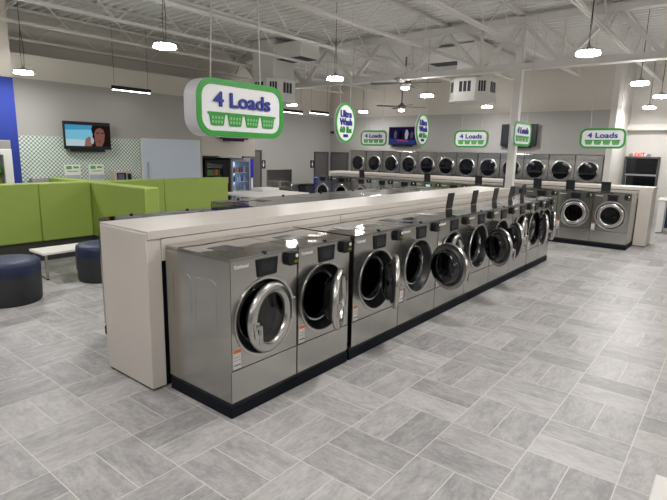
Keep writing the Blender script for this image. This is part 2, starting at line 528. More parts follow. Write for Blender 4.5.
GX = 9.4
g = thing('roof_girder', 'deep white joist girder crossing the ceiling above the square column', 'girder', (GX, 0, 4.17), 0)
MB().box(-0.10, -0.012, -7.9, 11.7, 0.90, 1.03).box(0.012, 0.10, -7.9, 11.7, 0.90, 1.03).box(-0.13, 0.13, -7.9, 11.7, 1.02, 1.04).build('top_chord', M['truss'], g, smooth=0)
MB().box(-0.10, -0.012, -7.9, 11.7, -0.06, 0.06).box(0.012, 0.10, -7.9, 11.7, -0.06, 0.06).box(-0.13, 0.13, -7.9, 11.7, -0.075, -0.055).build('bottom_chord', M['truss'], g, smooth=0)
w = MB()
for y in [1.4+1.85*k for k in range(-4, 6)]:
    w.bar((0, y, 0.95), (0, y+0.925, 0.0), 0.085, 0.085)
    w.bar((0, y+1.85, 0.95), (0, y+0.925, 0.0), 0.085, 0.085)
    w.bar((0, y+0.925, 0.0), (0, y+0.925, 0.93), 0.05, 0.05)
w.build('web_member', M['truss'], g, smooth=0)
c = thing('square_column', 'white square steel column rising behind the far end of the front washers', 'column', (9.4, 1.38, 0))
MB().box(-0.085, 0.085, -0.085, 0.085, 0.02, 5.05).build('shaft', M['truss'], c, bevel=0.012)
MB().box(-0.17, 0.17, -0.17, 0.17, 0, 0.022).build('base_plate', M['truss'], c)
MB().box(-0.16, 0.16, -0.13, 0.13, 5.05, 5.07).build('cap_plate', M['truss'], c)

# ducts with eight sided diffusers
def duct(label, x, y, zb, w, side):
    t = thing('duct_drop', label, 'air duct', (x, y, zb), 0)
    R = 0.57; a = 0.31
    o8 = [(-R, -a), (-a, -R), (a, -R), (R, -a), (R, a), (a, R), (-a, R), (-R, a)]
    i8 = [(p*0.86, q*0.86) for p, q in o8]
    MB().prism(o8, 0.07, 0.62, 'xy').prism([(p*1.03, q*1.03) for p, q in o8], 0.0, 0.07, 'xy').build('diffuser_box', M['duct'], t, bevel=0.006, smooth=20)
    MB().box(-w/2, w/2, -w/2, w/2, 0.62, 1.36+max(0, 5.25-zb-1.36)).build('riser', M['duct'], t, bevel=0.004, smooth=0)
    if side:
        MB().box(-w*0.45, w*0.45, *((w/2, w/2+1.0) if side > 0 else (-w/2-1.0, -w/2)), 1.13, 1.53).build('branch_box', M['duct'], t, bevel=0.004, smooth=0)
        MB().box(-w*0.40, w*0.40, *((w/2+0.04, w/2+0.96) if side > 0 else (-w/2-0.96, -w/2-0.04)), 1.122, 1.132).build('dark_opening', M['dark_duct'], t, smooth=0)
    for e in range(8):
        p0, p1 = Vector((*o8[e], 0)), Vector((*o8[(e+1) % 8], 0))
        mid = (p0+p1)/2; d = (p1-p0); L = d.length; d.normalize(); nn = Vector((mid.x, mid.y, 0)).normalized()
        gr = MB()
        for s in (-1, 0, 1):
            cc = mid + d*s*L*0.2 + nn*0.004
            gr.bar(cc + Vector((0, 0, 0.24)), cc + Vector((0, 0, 0.52)), L*0.15 if abs(d.x) > 0.9 else 0.02, 0.02 if abs(d.x) > 0.9 else L*0.15) if False else None
            h0, h1 = 0.25, 0.53
            A = cc - d*L*0.075; B = cc + d*L*0.075
            vs_ = [(A.x, A.y, h0), (B.x, B.y, h0), (B.x, B.y, h1), (A.x, A.y, h1)]
            vs2 = [(v_[0]-nn.x*0.01, v_[1]-nn.y*0.01, v_[2]) for v_ in vs_]
            gr.add(vs_+vs2, [(0, 1, 2, 3), (7, 6, 5, 4), (0, 4, 5, 1), (1, 5, 6, 2), (2, 6, 7, 3), (3, 7, 4, 0)])
        gr.build('grille', M['dark_duct'], t, smooth=0)
    return t
duct('white air duct drop with eight sided diffuser left of the square column', 11.7, 3.47, 3.68, 0.74, 1)
duct('white air duct drop and diffuser partly hidden behind the nearest 4 Loads sign', 8.4, 8.2, 3.58, 0.84, -1)

# ------------------------------------------------------------------ lamps
def high_bay(x, y, label, z=3.75):
    t = thing('high_bay_lamp', label, 'ceiling lamp', (x, y, z), 0, 'round high bay lamps')
    MB().lathe([(0.0, 0.13), (0.025, 0.13), (0.035, 0.09), (0.08, 0.08), (0.10, 0.055), (0.15, 0.045), (0.165, 0.035), (0.0, 0.03)], seg=32).build('housing', M['housing'], t)
    ln = MB().lathe([(0.168, -0.012), (0.166, -0.016), (0.0, -0.017)], seg=32).build('lens', M['lens'], t)
    MB().lathe([(0.162, 0.022), (0.170, 0.012), (0.172, -0.008), (0.168, -0.012)], seg=32).build('lens_rim', M['lens_rim'], ln)
    MB().tube([(0.02, 0, 0.13), (0.035, 0, 0.45), (0.0, 0, 0.86), (0, 0, 1.69)], 0.006, 6).tube([(-0.02, 0, 0.13), (-0.03, 0, 0.40), (0.0, 0, 0.86)], 0.006, 6).build('cable', M['cable_dark'], t)
    return t
lampA = high_bay(2.33, 4.42, 'round high bay lamp above and left of the nearest 4 Loads sign')
lt = tree_of(lampA)
for x, y, lb in [(1.86, 8.62, 'round high bay lamp at far left near the blue wall'),
                 (6.21, -0.77, 'largest round high bay lamp at upper right, right of the column'),
                 (10.17, -0.91, 'round high bay lamp over the right end of the far washers'),
                 (13.02, -0.98, 'round high bay lamp cut by the right picture edge'),
                 (16.2, -0.33, 'round high bay lamp hanging in the white recess at right'),
                 (6.40, 4.28, 'round high bay lamp above the nearer oval sign'),
                 (10.6, 9.54, 'round high bay lamp just right of the nearest 4 Loads sign'),
                 (10.2, 4.12, 'round high bay lamp left of the column-side duct diffuser'),
                 (13.93, 3.94, 'round high bay lamp just right under the diffuser near the far wall'),
                 (14.06, 9.0, 'small round high bay lamp close to the far left corner'),
                 (2.33, -0.75, 'round high bay lamp directly overhead just above the frame'),
                 (-1.54, 4.4, 'round high bay lamp overhead to the left of the camera'),
                 (-1.54, -0.75, 'round high bay lamp directly over the camera'),
                 (-5.4, 4.4, 'round high bay lamp behind the camera on the left'),
                 (-5.4, -0.75, 'round high bay lamp behind the camera'),
                 (-1.54, 9.2, 'round high bay lamp left of the frame by the blue wall'),
                 (2.33, -5.9, 'round high bay lamp to the right of the frame, nearest'),
                 (6.2, -5.9, 'round high bay lamp to the right of the frame, middle'),
                 (10.2, -5.9, 'round high bay lamp to the right of the frame, farthest'),
                 (-1.54, -5.9, 'round high bay lamp behind the camera on the right')]:
    dup(lampA, (x, y, 3.62 if y == 8.62 else 3.75), None, lb, 'round high bay lamps', lt)
# linear pendants
def linear(x0, x1, y, z, label):
    t = thing('linear_pendant', label, 'pendant lamp', ((x0+x1)/2, y, z), 0, 'linear pendant lamps along the left wall')
    L = (x1-x0)/2
    MB().box(-L, L, -0.045, 0.045, 0, 0.09).build('housing', M['black'], t, bevel=0.004)
    MB().box(-L+0.02, L-0.02, -0.04, 0.04, -0.014, 0.0).build('lens', M['tube_lens'], t)
    for s in (-1, 1):
        MB().tube([(s*(L-0.06), 0, 0.09), (s*(L-0.06), 0, 5.3-z)], 0.004, 5).build('cable', M['cable_dark'], t)
    return t
linear(4.05, 5.07, 9.3, 3.58, 'slim black linear pendant left of the nearest 4 Loads sign')
linear(9.8, 10.75, 9.2, 3.47, 'slim black linear pendant right of the nearest 4 Loads sign')
linear(11.15, 12.15, 9.2, 3.53, 'slim black linear pendant left of the nearer oval sign')
# ceiling fans
def fan(x, y, z, label, rz):
    t = thing('ceiling_fan', label, 'ceiling fan', (x, y, z), rz, 'ceiling fans')
    MB().tube([(0, 0, 0.20), (0, 0, 0.75)], 0.022, 8).build('rod', M['fan'], t)
    MB().lathe([(0, 0.22), (0.05, 0.21), (0.08, 0.16), (0.15, 0.13), (0.15, 0.05), (0.10, 0.01), (0.10, -0.02)], seg=24).build('motor', M['fan'], t)
    for k in range(4):
        a = k*PI/2
        b = MB()
        pts = [(0.13, -0.03), (0.32, -0.07), (0.95, -0.075), (0.98, 0.0), (0.95, 0.075), (0.32, 0.07), (0.13, 0.03)]
        top = [(p, q, 0.085+q*0.2+0.006) for p, q in pts]; bot = [(p, q, 0.085+q*0.2-0.006) for p, q in pts]
        n_ = len(pts)
        b.add(top+bot, [tuple(range(n_)), tuple(range(2*n_-1, n_-1, -1))]+[(i, i+n_, (i+1) % n_+n_, (i+1) % n_) for i in range(n_)])
        b.build('blade', M['fan'], t, rot=(0, 0, a))
    MB().lathe([(0.10, -0.02), (0.115, -0.04), (0.09, -0.08), (0, -0.095)], seg=20).build('lamp', M['fan_lens'], t)
    return t
fan(9.75, 4.55, 3.98, 'dark four bladed ceiling fan with lit lamp, the nearer one below the girder', 0.3)
fan(14.2, 7.35, 3.82, 'dark four bladed ceiling fan with lit lamp, farther one above the wall television', 0.9)

# ================================================================== WASHERS
def panel_with_hole(mb, w, z0, z1, cz, r, y, seg=48, mi=0):
    cs, rs, sd = [], [], []
    for i in range(seg):
        a = 2*PI*i/seg
        dx, dz = math.cos(a), math.sin(a)
        cs.append((r*dx, cz+r*dz))
        tx = (w/2)/abs(dx) if abs(dx) > 1e-9 else 1e9
        tz = ((z1-cz)/dz if dz > 1e-9 else ((z0-cz)/dz if dz < -1e-9 else 1e9))
        t = min(tx, tz)
        rs.append((t*dx, cz+t*dz)); sd.append(0 if tx < tz else 1)
    vs = [(a, y, b) for a, b in cs] + [(a, y, b) for a, b in rs]
    fs = []
    for i in range(seg):
        j = (i+1) % seg
        if sd[i] == sd[j]:
            fs.append((i, j, seg+j, seg+i))
        else:
            cx_ = w/2 if rs[i][0]+rs[j][0] > 0 else -w/2
            cz_ = z1 if rs[i][1]+rs[j][1] > 2*cz else z0
            vs.append((cx_, y, cz_)); fs.append((i, j, seg+j, len(vs)-1, seg+i))
    mb.add(vs, fs, mi)

DR = 0.335       # door radius
DCZ = 0.675      # door centre above the machine's base
def make_washer(w, H=1.232, D=0.885, lx=-0.12, ly=0.50):
    t = thing('washing_machine', 'washer', 'washing machine')
    g = w/2-0.003
    zs = 0.285
    mb = MB()
    # cabinet shell: sides, back, bottom, front with a round hole
    mb.box(-g, g, D-0.01, D, 0, H-0.03)
    mb.box(-g, -g+0.006, 0.0, D-0.01, 0, H-0.03).box(g-0.006, g, 0.0, D-0.01, 0, H-0.03)
    mb.box(-g+0.006, g-0.006, 0.002, D-0.01, 0, 0.01)
    panel_with_hole(mb, 2*g, zs+0.004, H-0.03, DCZ, DR-0.01, 0.0)
    for s in (-1, 1):            # pressed outlines high on both sides
        for (a, b) in ((0.18, 0.46), (0.52, 0.78)):
            xx = s*(g+0.0005)
            mb.tube([(xx, a, 0.62), (xx, a, 0.985), (xx, a+0.03, 1.015), (xx, b-0.03, 1.015), (xx, b, 0.985), (xx, b, 0.62)], 0.0015, 5)
    mb.build('cabinet', M['steel'], t, bevel=0.004, smooth=30)
    MB().box(-g, g, -0.002, 0.012, 0.006, zs-0.004).build('lower_panel', M['steel_panel'], t, bevel=0.004, smooth=0)
    MB().box(-g+0.004, g-0.004, 0.006, 0.014, zs-0.006, zs+0.006).box(-g+0.004, g-0.004, 0.004, 0.03, -0.0, 0.008).build('seam', M['rubber'], t, smooth=0)
    tp = MB().box(-g-0.001, g+0.001, -0.008, D, H-0.028, H-0.017).box(-g+0.004, g-0.004, -0.002, D-0.004, H-0.03, H-0.012).box(-g-0.001, g+0.001, -0.008, D, H-0.013, H).build('top_panel', M['steel_top'], t, bevel=0.003, smooth=0)
    MB().box(-0.03, 0.0, -0.012, 0.02, H-0.012, H+0.016).build('top_latch', M['black'], t, bevel=0.004)
    # drum opening
    MB().lathe([(DR+0.022, -0.001), (DR+0.020, -0.009), (DR+0.004, -0.012), (DR-0.010, -0.006), (DR-0.012, 0.02)], (0, 0, DCZ), 'y', 56).build('door_trim_ring', M['chrome'], t, smooth=50)
    MB().lathe([(DR-0.008, 0.004), (DR-0.02, 0.05), (0.272, 0.10), (0.25, 0.09)], (0, 0, DCZ), 'y', 48).build('gasket', M['rubber'], t)
    dr = MB().lathe([(0.256, 0.095), (0.252, 0.075), (0.236, 0.075), (0.230, 0.10), (0.228, 0.14)], (0, 0, DCZ), 'y', 48).build('drum_rim', M['chrome'], t)
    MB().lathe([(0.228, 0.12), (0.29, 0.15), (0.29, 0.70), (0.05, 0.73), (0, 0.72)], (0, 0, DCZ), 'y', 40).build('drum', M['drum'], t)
    # control panel
    zt = H-0.045
    cp = MB().prism([(-0.115, zt), (0.135, zt+0.0), (0.122, zt-0.150), (-0.100, zt-0.150)], -0.012, 0.002).build('control_panel', M['black'], t, bevel=0.004)
    MB().prism([(-0.070, zt-0.030), (0.085, zt-0.030), (0.083, zt-0.125), (-0.068, zt-0.125)], -0.0145, -0.010).build('screen', M['screen_off'], cp)
    MB().prism([(-0.098, zt-0.152), (0.120, zt-0.152), (0.120, zt-0.157), (-0.098, zt-0.157)], -0.010, 0.0).build('lower_lip', M['chrome'], cp)
    # card reader
    rx = g-0.085
    rd = MB().prism([(rx-0.075, zt-0.02), (rx-0.06, zt+0.012), (rx+0.055, zt+0.012), (rx+0.062, zt), (rx+0.062, zt-0.105), (rx-0.055, zt-0.105), (rx-0.075, zt-0.07)], -0.045, 0.0).build('card_reader', M['black'], t, bevel=0.005)
    MB().prism([(rx+0.0, zt-0.060), (rx+0.056, zt-0.060), (rx+0.056, zt-0.085), (rx+0.0, zt-0.085)], -0.0475, -0.044).build('indicator', M['led'], rd)
    MB().lathe([(0.0, -0.048), (0.017, -0.048), (0.017, -0.044)], (rx+0.032, 0, zt-0.022), 'y', 14).build('sticker', M['white_plastic'], rd)
    # makers lettering top left
    text_mesh('lettering', 'Continental', M['silver_letter'], t, 0.150, 0.030, 0.003, 0.012, (-g+0.115, -0.001, H-0.075))
    # warning label bottom left
    lb = MB().box(-g+0.018, -g+0.098, -0.003, 0.001, zs+0.012, zs+0.180).build('warning_label', M['label_white'], t)
    MB().box(-g+0.019, -g+0.097, -0.0045, -0.0028, zs+0.150, zs+0.179).build('orange_band', M['label_orange'], lb)
    MB().box(-g+0.024, -g+0.092, -0.0045, -0.0028, zs+0.040, zs+0.050).box(-g+0.024, -g+0.092, -0.0045, -0.0028, zs+0.085, zs+0.088).box(-g+0.024, -g+0.085, -0.0045, -0.0028, zs+0.110, zs+0.113).build('printed_lines', M['label_blue'], lb)
    # soap dispenser lid: closed flat on the top
    MB().box(-0.11, 0.11, -0.25, 0.0, -0.012, 0.0).build('dispenser_lid', M['lid'], t, bevel=0.004, loc=(lx, ly, H+0.003))
    # hinge and door: door origin on the hinge at the right
    MB().box(DR-0.03, DR+0.02, -0.022, 0.0, DCZ-0.10, DCZ+0.10).build('hinge', M['chrome'], t, bevel=0.006)
    hx = DR-0.018
    Q = 0.306
    cx_ = -hx+0.0
    dm = MB().lathe([(Q-0.004, 0.006), (Q, -0.004), (Q-0.003, -0.022), (Q-0.018, -0.036), (Q-0.045, -0.043), (0.236, -0.041), (0.220, -0.032),
                     (0.212, -0.012), (0.210, 0.004)], (cx_, 0, 0), 'y', 56, 0)
    dm.lathe([(Q-0.004, 0.006), (Q-0.010, 0.014), (0.252, 0.018), (0.246, 0.012), (0.240, 0.004)], (cx_, 0, 0), 'y', 56, 0)
    do = dm.build('door', M['chrome'], t, smooth=45, loc=(hx, 0.012, DCZ))
    MB().lathe([(0.251, 0.0175), (0.246, 0.034), (0.228, 0.046), (0.221, 0.01)], (cx_, 0, 0), 'y', 48).lathe([(0.211, 0.004), (0.222, 0.006)], (cx_, 0, 0), 'y', 48).build('door_seal', M['rubber'], do)
    MB().lathe([(0.2115, -0.006), (0.12, -0.003), (0, -0.002)], (cx_, 0, 0), 'y', 40).lathe([(0.224, 0.02), (0.212, 0.09), (0.19, 0.118), (0.10, 0.130), (0, 0.132)], (cx_, 0, 0), 'y', 40).build('door_glass', M['glass'], do)
    MB().tube([(cx_-0.258, -0.035, 0.0), (cx_-0.258, -0.095, 0.0)], 0.014, 8).tube([(cx_-0.258, -0.095, 0.010), (cx_-0.257, -0.098, -0.06), (cx_-0.250, -0.092, -0.150)], 0.016, 8).box(cx_-0.278, cx_-0.238, -0.066, -0.038, -0.03, 0.03).build('handle', M['chrome'], do)
    return t
PL = 0.135
P_small = make_washer(0.785)
P_big = make_washer(0.940)
P_end = make_washer(0.695)
P_cross = make_washer(0.838, lx=-0.24, ly=0.40)
P_low = make_washer(0.800, 1.275, 0.92)
P_tall = make_washer(0.940, 1.365, 0.92)
TR = {p.name: tree_of(p) for p in (P_small, P_big, P_end, P_cross, P_low, P_tall)}
used = set()
def place_washer(proto, x, y, rz, label, group, theta=0.0, lid=0.0, lit=False):
    if proto.name not in used:
        used.add(proto.name)
        r = proto; r.location = (x, y, PL); r.rotation_euler = (0, 0, rz); r['label'] = label; r['group'] = group
        parts = []
        def walk(o):
            for c_ in TR[proto.name][o.name]:
                parts.append((c_, c_)); walk(c_)
        walk(proto)
    else:
        r, parts = dup(proto, (x, y, PL), rz, label, group, TR[proto.name])
    for src, cpy in parts:
        base = src.name.split('.')[0]
        if base == 'door': cpy.rotation_euler = (0, 0, math.radians(theta))
        elif base == 'dispenser_lid': cpy.rotation_euler = (math.radians(lid), 0, 0)
        elif base == 'screen' and lit:
            cpy.material_slots[0].link = 'OBJECT'; cpy.material_slots[0].material = M['screen_lit']
    return r
# keep prototypes pristine: placed copies first, the prototype itself is moved last
def place_row(jobs):
    last = {}
    for j in jobs: last[j[0].name] = j
    for j in jobs:
        if j is last[j[0].name]: continue
        pr = j[0]
        r, parts = dup(pr, (j[1], j[2], PL), j[3], j[4], j[5], TR[pr.name])
        pose(parts, *j[6:])
    for j in last.values():
        pr = j[0]
        pr.location = (j[1], j[2], PL); pr.rotation_euler = (0, 0, j[3]); pr['label'] = j[4]; pr['group'] = j[5]
        parts = []
        def walk(o):
            for c_ in TR[pr.name][o.name]:
                parts.append((c_, c_)); walk(c_)
        walk(pr)
        pose(parts, *j[6:])
def pose(parts, theta=0.0, lid=0.0, lit=False):
    for src, cpy in parts:
        base = src.name.split('.')[0]
        if base == 'door': cpy.rotation_euler = (0, 0, math.radians(theta))
        elif base == 'dispenser_lid': cpy.rotation_euler = (math.radians(lid), 0, 0)
        elif base == 'screen' and lit:
            cpy.material_slots[0].link = 'OBJECT'; cpy.material_slots[0].material = M['screen_lit']
FY = 0.208
jobs = []
G1 = 'washers in the front row facing the aisle'
lab1 = ['stainless washer at the near corner of the front row with door shut',
        'stainless washer second from the near corner in the front row with door ajar',
        'stainless washer third from the near corner in front row, just past the gap, door edge-on',
        'fourth stainless washer of the front row with round door swung wide open',
        'fifth stainless washer of the front row, behind the first wide open door',
        'sixth stainless washer of the front row, door swung wide toward the aisle',
        'seventh stainless washer of the front row with door folded right back',
        'eighth stainless washer of the front row, behind the folded back door',
        'stainless washer last but one of the front row with door ajar',
        'stainless washer at the far end of the front row with door ajar']
th1 = [10, 29, 37, 75, 10, 58, 42, 12, 30, 24]
ld1 = [0, 0, 0, 0, 0, -83, -83, -83, -83, -83]
xs1 = [0.05+0.785*0.5, 0.05+0.785*1.5+0.008] + [1.695+0.945*(q+0.5) for q in range(6)] + [7.385+0.345, 8.085+0.345]
pr1 = [P_small]*2 + [P_big]*6 + [P_end]*2
for q in range(10):
    jobs.append((pr1[q], xs1[q], FY, 0.0, lab1[q], G1, -th1[q]*-1.0, ld1[q]))
G2 = 'washers in the row behind the counter'
for q in range(2):
    jobs.append((P_low, 0.335+0.80*(q+0.5), 2.88, PI, '%s washer of the hidden row behind the white counter, only its lower steel top showing' % ORD[q], G2, 0, 0))
for q in range(6):
    jobs.append((P_tall, 1.95+0.94*(q+0.5), 2.88, PI, '%s taller washer of the hidden row behind the white counter, only its steel top showing' % ORD[q], G2, 0, 0))
G3 = 'washers in the far cross row'
RX = 11.40
lids3 = {2: 1, 3: 0, 5: 1, 7: 1, 8: 1, 9: 1, 10: 1, 11: 1}
for q in range(12):
    y = 8.78-0.84*q
    lb = '%s stainless washer from the left end of the far cross row' % ORD[q] if q < 6 else '%s stainless washer from the right end of the far cross row' % ORD[11-q]
    jobs.append((P_cross, RX, y, -PI/2, lb, G3, 0, -84 if lids3.get(q) else 0, q == 5))
place_row(jobs)

def plinth(x0, x1, y0, y1, label, rail=True):
    t = thing('washer_plinth', label, 'plinth', ((x0+x1)/2, (y0+y1)/2, 0), 0, 'black washer plinths')
    a, b = (x1-x0)/2, (y1-y0)/2
    MB().box(-a, a, -b, b, 0, PL-0.03).build('base_block', M['plinth'], t, bevel=0.008)
    MB().box(-a+0.012, a-0.012, -b+0.012, b-0.012, PL-0.03, PL).build('top_rail', M['rubber'], t, smooth=0)
    return t
plinth(0.044, 1.632, FY-0.004, 1.08, 'black plinth under the two nearest washers of the front row')
plinth(1.66, 7.378, FY-0.004, 1.08, 'long black plinth under the middle washers of the front row')
plinth(7.388, 8.78, FY-0.004, 1.08, 'short black plinth under the last two washers of the front row')
plinth(0.335, 7.59, 1.96, 2.886, 'black plinth under the hidden row behind the white counter')
plinth(RX-0.004, RX+0.885, -0.88, 9.2, 'long black plinth under the far cross row of washers')

# ================================================================== COUNTERS
t = thing('folding_counter', 'long pale laminate folding counter running behind the front row of washers', 'counter', (0, 0, 0))
MB().box(-0.10, 8.76, 1.11, 1.95, 1.425, 1.50).build('worktop', M['laminate'], t, bevel=0.004)
MB().box(-0.112, 0.035, 1.125, 1.935, 0.022, 1.480).build('end_panel', M['laminate'], t, bevel=0.008)
MB().box(0.035, 2.62, 1.112, 1.14, 1.22, 1.418).build('apron', M['laminate'], t, bevel=0.003)
MB().box(2.63, 8.74, 1.112, 1.14, 1.22, 1.418).build('apron', M['laminate'], t, bevel=0.003)
MB().box(-0.095, 0.02, 1.16, 1.92, 0.0, 0.024).box(-0.09, 8.70, 1.20, 1.88, 1.395, 1.415).build('dark_gap', M['black'], t)
MB().box(0.06, 8.70, 1.16, 1.19, 0.0, 1.39).box(0.06, 8.70, 1.90, 1.93, 0.0, 1.39).build('inner_panel', M['plinth'], t, smooth=0)
t = thing('folding_counter', 'pale folding counter behind the far cross row of washers', 'counter', (0, 0, 0))
MB().box(12.31, 13.09, -1.19, 9.23, 1.42, 1.50).build('worktop', M['laminate'], t, bevel=0.004)
for yy, y2 in ((-1.18, -0.888), (9.12, 9.22)):
    MB().box(12.292, 13.07, yy, y2, 0.022, 1.42).build('end_panel', M['laminate'], t, bevel=0.008)
MB().box(12.34, 12.36, -0.93, 9.12, 1.22, 1.405).build('apron', M['laminate'], t)
MB().box(12.345, 13.05, -1.16, 9.21, 0.0, 0.024).box(12.37, 13.03, -0.92, 9.1, 0.03, 0.05).build('dark_gap', M['black'], t)
MB().box(12.37, 12.40, -0.92, 9.1, 0.05, 1.40).box(13.0, 13.03, -0.92, 9.1, 0.05, 1.40).build('inner_panel', M['plinth'], t, smooth=0)

# ================================================================== DRYERS
def make_dryer(w):
    t = thing('stacked_dryer', 'dryer', 'dryer')
    g = w/2-0.004
    mb = MB().box(-g, g, 0.02, 1.05, 0.06, 2.275)
    mb.box(-g, g, 0.0, 0.02, 2.10, 2.275).box(-g, g, 0.0, 0.02, 1.12, 1.20)
    mb.build('cabinet', M['steel'], t, bevel=0.006, smooth=0)
    MB().box(-g, g, 0.02, 1.0, 0, 0.06).build('kick_plate', M['black'], t, smooth=0)
    for k, cz in enumerate((0.66, 1.765)):
        f = MB(); panel_with_hole(f, 2*g, cz-0.43, cz+0.335, cz, 0.300, -0.002, 40)
        f.build('front_panel', M['steel_panel'], t, smooth=0)
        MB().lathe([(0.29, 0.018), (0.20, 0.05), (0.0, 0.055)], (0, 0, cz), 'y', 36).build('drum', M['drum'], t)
        d = MB().lathe([(0.338, 0.0), (0.338, -0.022), (0.322, -0.036), (0.288, -0.034), (0.280, -0.018)], (0, 0, cz), 'y', 48).build('door', M['chrome'], t, smooth=45)
        MB().lathe([(0.284, -0.024), (0.16, -0.034), (0, -0.038)], (0, 0, cz), 'y', 40).build('door_glass', M['dark_glass'], d)
        MB().box(0.25, 0.30, -0.06, -0.03, cz-0.05, cz+0.05).build('door_handle', M['chrome'], d, bevel=0.006)
        MB().box(-g+0.03, -g+0.13, -0.008, 0.0, cz-0.40, cz-0.35).build('coin_slot', M['black'], t, bevel=0.003)
        MB().box(g-0.20, g-0.04, -0.010, 0.0, cz-0.41, cz-0.34).build('control_box', M['black'], t, bevel=0.003)
    return t
P_dry = make_dryer(0.816); TD = tree_of(P_dry)
ys = [10.22, 9.37, 8.53, 7.69, 6.86, 6.04, 5.21, 4.37, 3.53, 2.70, 1.87, 1.04]
for q, y in enumerate(ys):
    lb = '%s stacked stainless dryer from the left in the far wall' % ORD[q] if q < 6 else '%s stacked stainless dryer from the right in the far wall' % ORD[11-q]
    if q < 11:
        dup(P_dry, (15.5, y, 0), -PI/2, lb, 'stacked dryers in the far wall', TD)
    else:
        P_dry.location = (15.5, y, 0); P_dry.rotation_euler = (0, 0, -PI/2); P_dry['label'] = lb; P_dry['group'] = 'stacked dryers in the far wall'

# ================================================================== HANGING SIGNS
def rrect(w, h, r, seg=8, inset=0.0):
    w, h, r = w/2-inset, h/2-inset, max(0.01, r-inset)
    pts = []
    for cx_, cz_, a0 in ((w-r, h-r, 0), (-w+r, h-r, 90), (-w+r, -h+r, 180), (w-r, -h+r, 270)):
        for k in range(seg+1):
            a = math.radians(a0+90*k/seg)
            pts.append((cx_+r*math.cos(a), cz_+r*math.sin(a)))
    return pts
def make_load_sign(T=0.18, spread=0.22, top=2.70):
    t = thing('load_sign', 'sign', 'hanging sign')
    Wd, Hd = 1.085, 0.515
    MB().prism(rrect(Wd, Hd, 0.17), 0.0, T).build('board', M['sign_side'], t, smooth=30)
    MB().ring(rrect(Wd, Hd, 0.17), rrect(Wd, Hd, 0.17, inset=0.052), -0.012, 0.001).build('border', M['sign_green'], t, smooth=30)
    MB().prism(rrect(Wd, Hd, 0.17, inset=0.05), -0.004, 0.001).build('face_panel', M['sign_white'], t, smooth=30)
    text_mesh('lettering', '4 Loads', M['sign_blue'], t, 0.70, 0.128, 0.012, 0.026, (-0.005, -0.004, 0.078))
    for q in range(4):
        cx_ = -0.318+0.212*q
        b = MB()
        b.prism([(cx_-0.105, 0.0-0.038), (cx_+0.105, -0.038), (cx_+0.105, -0.058), (cx_-0.105, -0.058)], -0.014, -0.003)
        b.prism([(cx_-0.090, -0.056), (cx_+0.090, -0.056), (cx_+0.072, -0.150), (cx_+0.062, -0.158), (cx_-0.062, -0.158), (cx_-0.072, -0.150)], -0.012, -0.003)
        bo = b.build('basket_icon', M['sign_green'], t)
        h = MB()
        for r in range(2):
            for k in range(4):
                xx = cx_-0.054+0.036*k*(1-0.06*r); zz = -0.088-0.038*r
                h.box(xx-0.010, xx+0.010, -0.0135, -0.0115, zz-0.012, zz+0.012)
        h.build('basket_slots', M['basket_hole'], bo, smooth=0)
    for s in (-1, 1):
        MB().tube([(s*0.31, T/2, 0.24), (s*spread, T/2, top)], 0.006, 5).build('cable', M['cable'], t)
    return t
P_sg = make_load_sign()
P_thin = make_load_sign(0.05, 0.42, 2.62); TS = tree_of(P_thin)
thin = [(8.86, 1.0, 2.675, 0.0, 'green rimmed 4 Loads sign seen edge-on beside the square column'),
        (12.3, 3.70, 2.68, -PI/2, 'green rimmed 4 Loads sign over the far row, left of the column'),
        (12.3, 0.10, 2.70, -PI/2, 'green rimmed 4 Loads sign over the right end of the far row'),
        (12.3, 7.26, 2.70, -PI/2, 'green rimmed 4 Loads sign between the oval signs, left of the lit television')]
for (x, y, z, rz, lb) in thin[1:]:
    dup(P_thin, (x, y, z), rz, lb, 'hanging 4 Loads signs', TS)
P_thin.location = thin[0][:3]; P_thin['label'] = thin[0][4]; P_thin['group'] = 'hanging 4 Loads signs'
P_sg.location = (0.905, 1.0, 2.588); P_sg['label'] = 'largest and nearest green rimmed 4 Loads sign above the front washers'; P_sg['group'] = 'hanging 4 Loads signs'
def oval(w, h, n_=40, inset=0.0):
    return [((w/2-inset)*math.cos(2*PI*k/n_), (h/2-inset)*math.sin(2*PI*k/n_)) for k in range(n_)]
def make_oval():
    t = thing('oval_sign', 'sign', 'hanging sign')
    w_, h_ = 0.40, 0.47
    MB().prism(oval(w_, h_), 0, 0.02).build('board', M['sign_side'], t, smooth=30)
    MB().ring(oval(w_, h_), oval(w_, h_, inset=0.026), -0.010, 0.001).build('border', M['sign_green'], t, smooth=30)
    MB().prism(oval(w_, h_, inset=0.025), -0.004, 0.001).build('face_panel', M['sign_white'], t, smooth=30)
    text_mesh('lettering', 'Ultra', M['sign_blue'], t, 0.215, 0.078, 0.008, 0.028, (0, -0.004, 0.105))
    text_mesh('lettering', 'Wash', M['sign_blue'], t, 0.235, 0.076, 0.008, 0.028, (0, -0.004, 0.012))
    text_mesh('lettering', '60 lbs', M['sign_green'], t, 0.225, 0.070, 0.008, 0.028, (0, -0.004, -0.080))
    text_mesh('lettering', 'max', M['sign_blue'], t, 0.085, 0.030, 0.008, 0.03, (0, -0.004, -0.152))
    for s in (-1, 1):
        MB().tube([(s*0.10, 0.01, 0.19), (s*0.10, 0.01, 2.735)], 0.003, 5).build('cable', M['cable'], t)
    return t
P_ov = make_oval(); TO = tree_of(P_ov)
dup(P_ov, (4.44, 1.0, 2.565), 0, 'oval Ultra Wash sign farther off, beside the lit television', 'oval Ultra Wash signs', TO)
P_ov.location = (2.53, 1.0, 2.56); P_ov['label'] = 'oval Ultra Wash sign nearer, above the middle of the front row'; P_ov['group'] = 'oval Ultra Wash signs'

